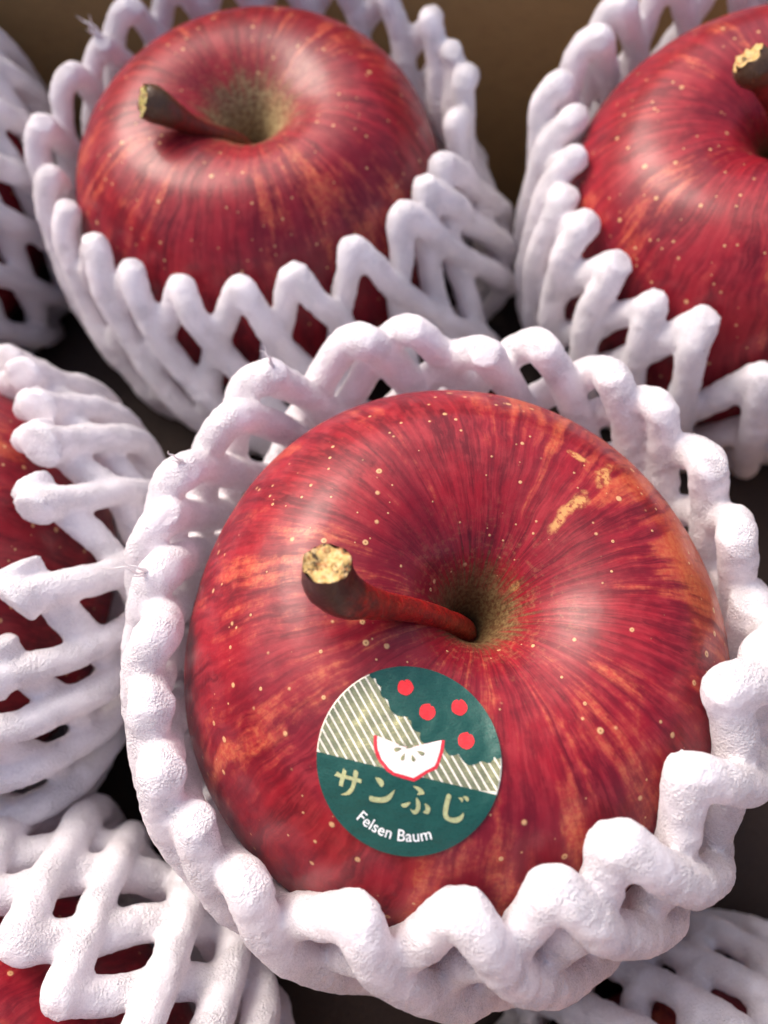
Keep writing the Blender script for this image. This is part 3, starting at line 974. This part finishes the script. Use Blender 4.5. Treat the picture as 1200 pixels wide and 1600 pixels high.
# fruit slice: crimson outline, pale flesh, seeds in gold
outer_ = [C1(722, 880), C1(765, 890), C1(830, 915), C1(960, 962), C1(1085, 1010), C2(130, 1010), C2(275, 972), C2(470, 925), C2(510, 925), C2(490, 1060), C2(448, 1180), C4(420, 125), C4(300, 185), C4(155, 280), C4(-5, 240), C4(-90, 215), C3(880, 165), C3(790, 60), C1(760, 1130), C1(730, 1050), C1(722, 960)]
flesh_ = [C1(765, 892), C1(830, 915), C1(960, 962), C1(1085, 1012), C2(130, 1012), C2(275, 974), C2(472, 927), C2(452, 1050), C2(410, 1180), C4(385, 100), C4(280, 155), C4(145, 238), C4(0, 200), C4(-80, 180), C3(905, 130), C3(820, 30), C1(800, 1110), C1(772, 1040), C1(765, 960)]
print_shape('slice_outline', [outer_], L4, M_redo, sticker, 0.04)
print_shape('slice_flesh', [flesh_], L4 + 0.00003, M_pink, sticker, 0.04)
seeds = []
for (sx_, sy_, ang, ln_, wd) in ((*C1(1010, 1040), 195, .045, .022), (*C1(1072, 1125), 245, .042, .02), (*C2(135, 1135), 292, .042, .02), (*C2(225, 1075), 335, .045, .021), (*C2(5, 985), 160, .04, .018), (*C2(95, 1010), 25, .045, .018)):
    p = []
    for i in range(14):
        a = 2 * pi * i / 14
        lx = cos(a) * ln_; ly = sin(a) * wd * (1 + 0.7 * cos(a)) / 1.1
        ca, sa = cos(radians(ang)), sin(radians(ang))
        p.append((sx_ + lx * ca - ly * sa, sy_ + lx * sa + ly * ca))
    seeds.append(p)
print_shape('printed_seeds', seeds, L4 + 0.00006, M_field, sticker, 0.04)
# kana lettering in gold, traced stroke by stroke
kana = [
    [C3(*p) for p in ((262, 240), (300, 190), (345, 217), (480, 247), (530, 258), (592, 270), (582, 318), (520, 300), (400, 270), (340, 264))],
    [C3(*p) for p in ((370, 148), (408, 185), (400, 235), (380, 300), (365, 368), (318, 352), (335, 270), (355, 200))],
    smooth_closed([C3(*p) for p in ((505, 165), (548, 192), (540, 250), (522, 330), (498, 395), (466, 440), (415, 462), (340, 460), (400, 430), (445, 390), (470, 340), (482, 270), (490, 210))], 3),
    smooth_closed([C3(*p) for p in ((752, 245), (800, 248), (840, 275), (852, 310), (840, 345), (820, 352), (795, 325), (770, 285))], 3),
    smooth_closed([C3(*p) for p in ((688, 460), (740, 467), (800, 472), (860, 462), (910, 435), (950, 400), (980, 378), (965, 430), (940, 480), (900, 515), (850, 532), (780, 532), (690, 515))], 3),
    smooth_closed([C4(*p) for p in ((138, 330), (190, 335), (240, 360), (265, 390), (268, 420), (190, 430), (205, 400), (180, 370))], 3),
    smooth_closed([C4(*p) for p in ((178, 465), (210, 490), (228, 540), (222, 600), (190, 645), (155, 652), (130, 630), (112, 592), (150, 608), (172, 590), (178, 550))], 3),
    smooth_closed([C4(*p) for p in ((8, 540), (60, 525), (112, 515), (95, 550), (65, 575), (35, 580), (12, 565))], 3),
    smooth_closed([C4(*p) for p in ((275, 525), (320, 545), (342, 580), (335, 620), (310, 645), (258, 625), (285, 600), (285, 560))], 3),
    smooth_closed([C4(*p) for p in ((540, 410), (580, 430), (565, 500), (548, 580), (545, 650), (570, 675), (620, 680), (680, 660), (725, 622), (725, 670), (700, 710), (650, 738), (590, 735), (530, 710), (500, 680), (488, 620), (495, 550), (515, 470))], 3),
    smooth_closed([C4(*p) for p in ((665, 450), (710, 450), (720, 470), (710, 500), (695, 490), (680, 470))], 3),
    smooth_closed([C4(*p) for p in ((718, 435), (760, 435), (785, 460), (775, 490), (750, 480), (735, 460))], 3),
]
print_shape('kana_lettering', kana[1:2], L4, M_gold, sticker, 0.03)
print_shape('kana_lettering', kana[2:3], L4 + 0.00003, M_gold, sticker, 0.03)
print_shape('kana_lettering', kana[:1] + kana[3:], L4 + 0.00006, M_gold, sticker, 0.03)

# the two words in white along an arc
pa, pb, pc = PX(559.3, 1286.7), PX(624.7, 1318.7), PX(679.3, 1314.0)


def circ3(a, b, c):
    d = 2 * (a[0] * (b[1] - c[1]) + b[0] * (c[1] - a[1]) + c[0] * (a[1] - b[1]))
    q = [p[0] ** 2 + p[1] ** 2 for p in (a, b, c)]
    ux = (q[0] * (b[1] - c[1]) + q[1] * (c[1] - a[1]) + q[2] * (a[1] - b[1])) / d
    uy = (q[0] * (c[0] - b[0]) + q[1] * (a[0] - c[0]) + q[2] * (b[0] - a[0])) / d
    return ux, uy, math.hypot(a[0] - ux, a[1] - uy)


ucx, ucy, ur = circ3(pa, pb, pc)
letters, adv, pen = [], {}, 0.0
LS = 0.175
fc = bpy.data.curves.new('lettering_curve', 'FONT')
fc.size = LS
fc.resolution_u = 3
fc.offset = 0.001
fo = bpy.data.objects.new('lettering_curve', fc)
COL.objects.link(fo)
words = 'Felsen Baum'


def glyph(txt):
    fc.body = txt
    bpy.context.view_layer.update()
    dg = bpy.context.evaluated_depsgraph_get()
    me = fo.evaluated_get(dg).to_mesh()
    vs = [v.co.copy() for v in me.vertices]
    fs = [tuple(p.vertices) for p in me.polygons]
    fo.evaluated_get(dg).to_mesh_clear()
    return vs, fs


def width(txt):
    vs, _f = glyph(txt)
    return max(v.x for v in vs)


a0 = math.atan2(pa[1] - ucy, pa[0] - ucx)
a1 = math.atan2(pc[1] - ucy, pc[0] - ucx)
tot = width(words)
LV, LF = [], []
for i, ch in enumerate(words):
    if ch == ' ': continue
    vs, fs = glyph(ch)
    # the pen position of this character: width up to and including it, less its own width
    x_end = width(words[:i + 1])
    x_st = x_end - max(v.x for v in vs)
    cxm = (min(v.x for v in vs) + max(v.x for v in vs)) / 2
    pos = (x_st + cxm) / tot
    ang = a0 + (a1 - a0) * pos
    rot = ang + pi / 2
    base = len(LV)
    kx = (a1 - a0) * ur / tot
    for v in vs:
        lx, ly = (v.x - cxm) * kx * 0.96, v.y * 1.0
        X = ucx + cos(ang) * ur + cos(rot) * lx - sin(rot) * ly
        Y = ucy + sin(ang) * ur + sin(rot) * lx + cos(rot) * ly
        LV.append(on_skin(X, Y, L4 + 0.00003))
    LF += [tuple(base + k for k in f) for f in fs]
link('white_lettering', mesh_of('white_lettering', LV, LF), M_white, sticker)
bpy.data.objects.remove(fo)
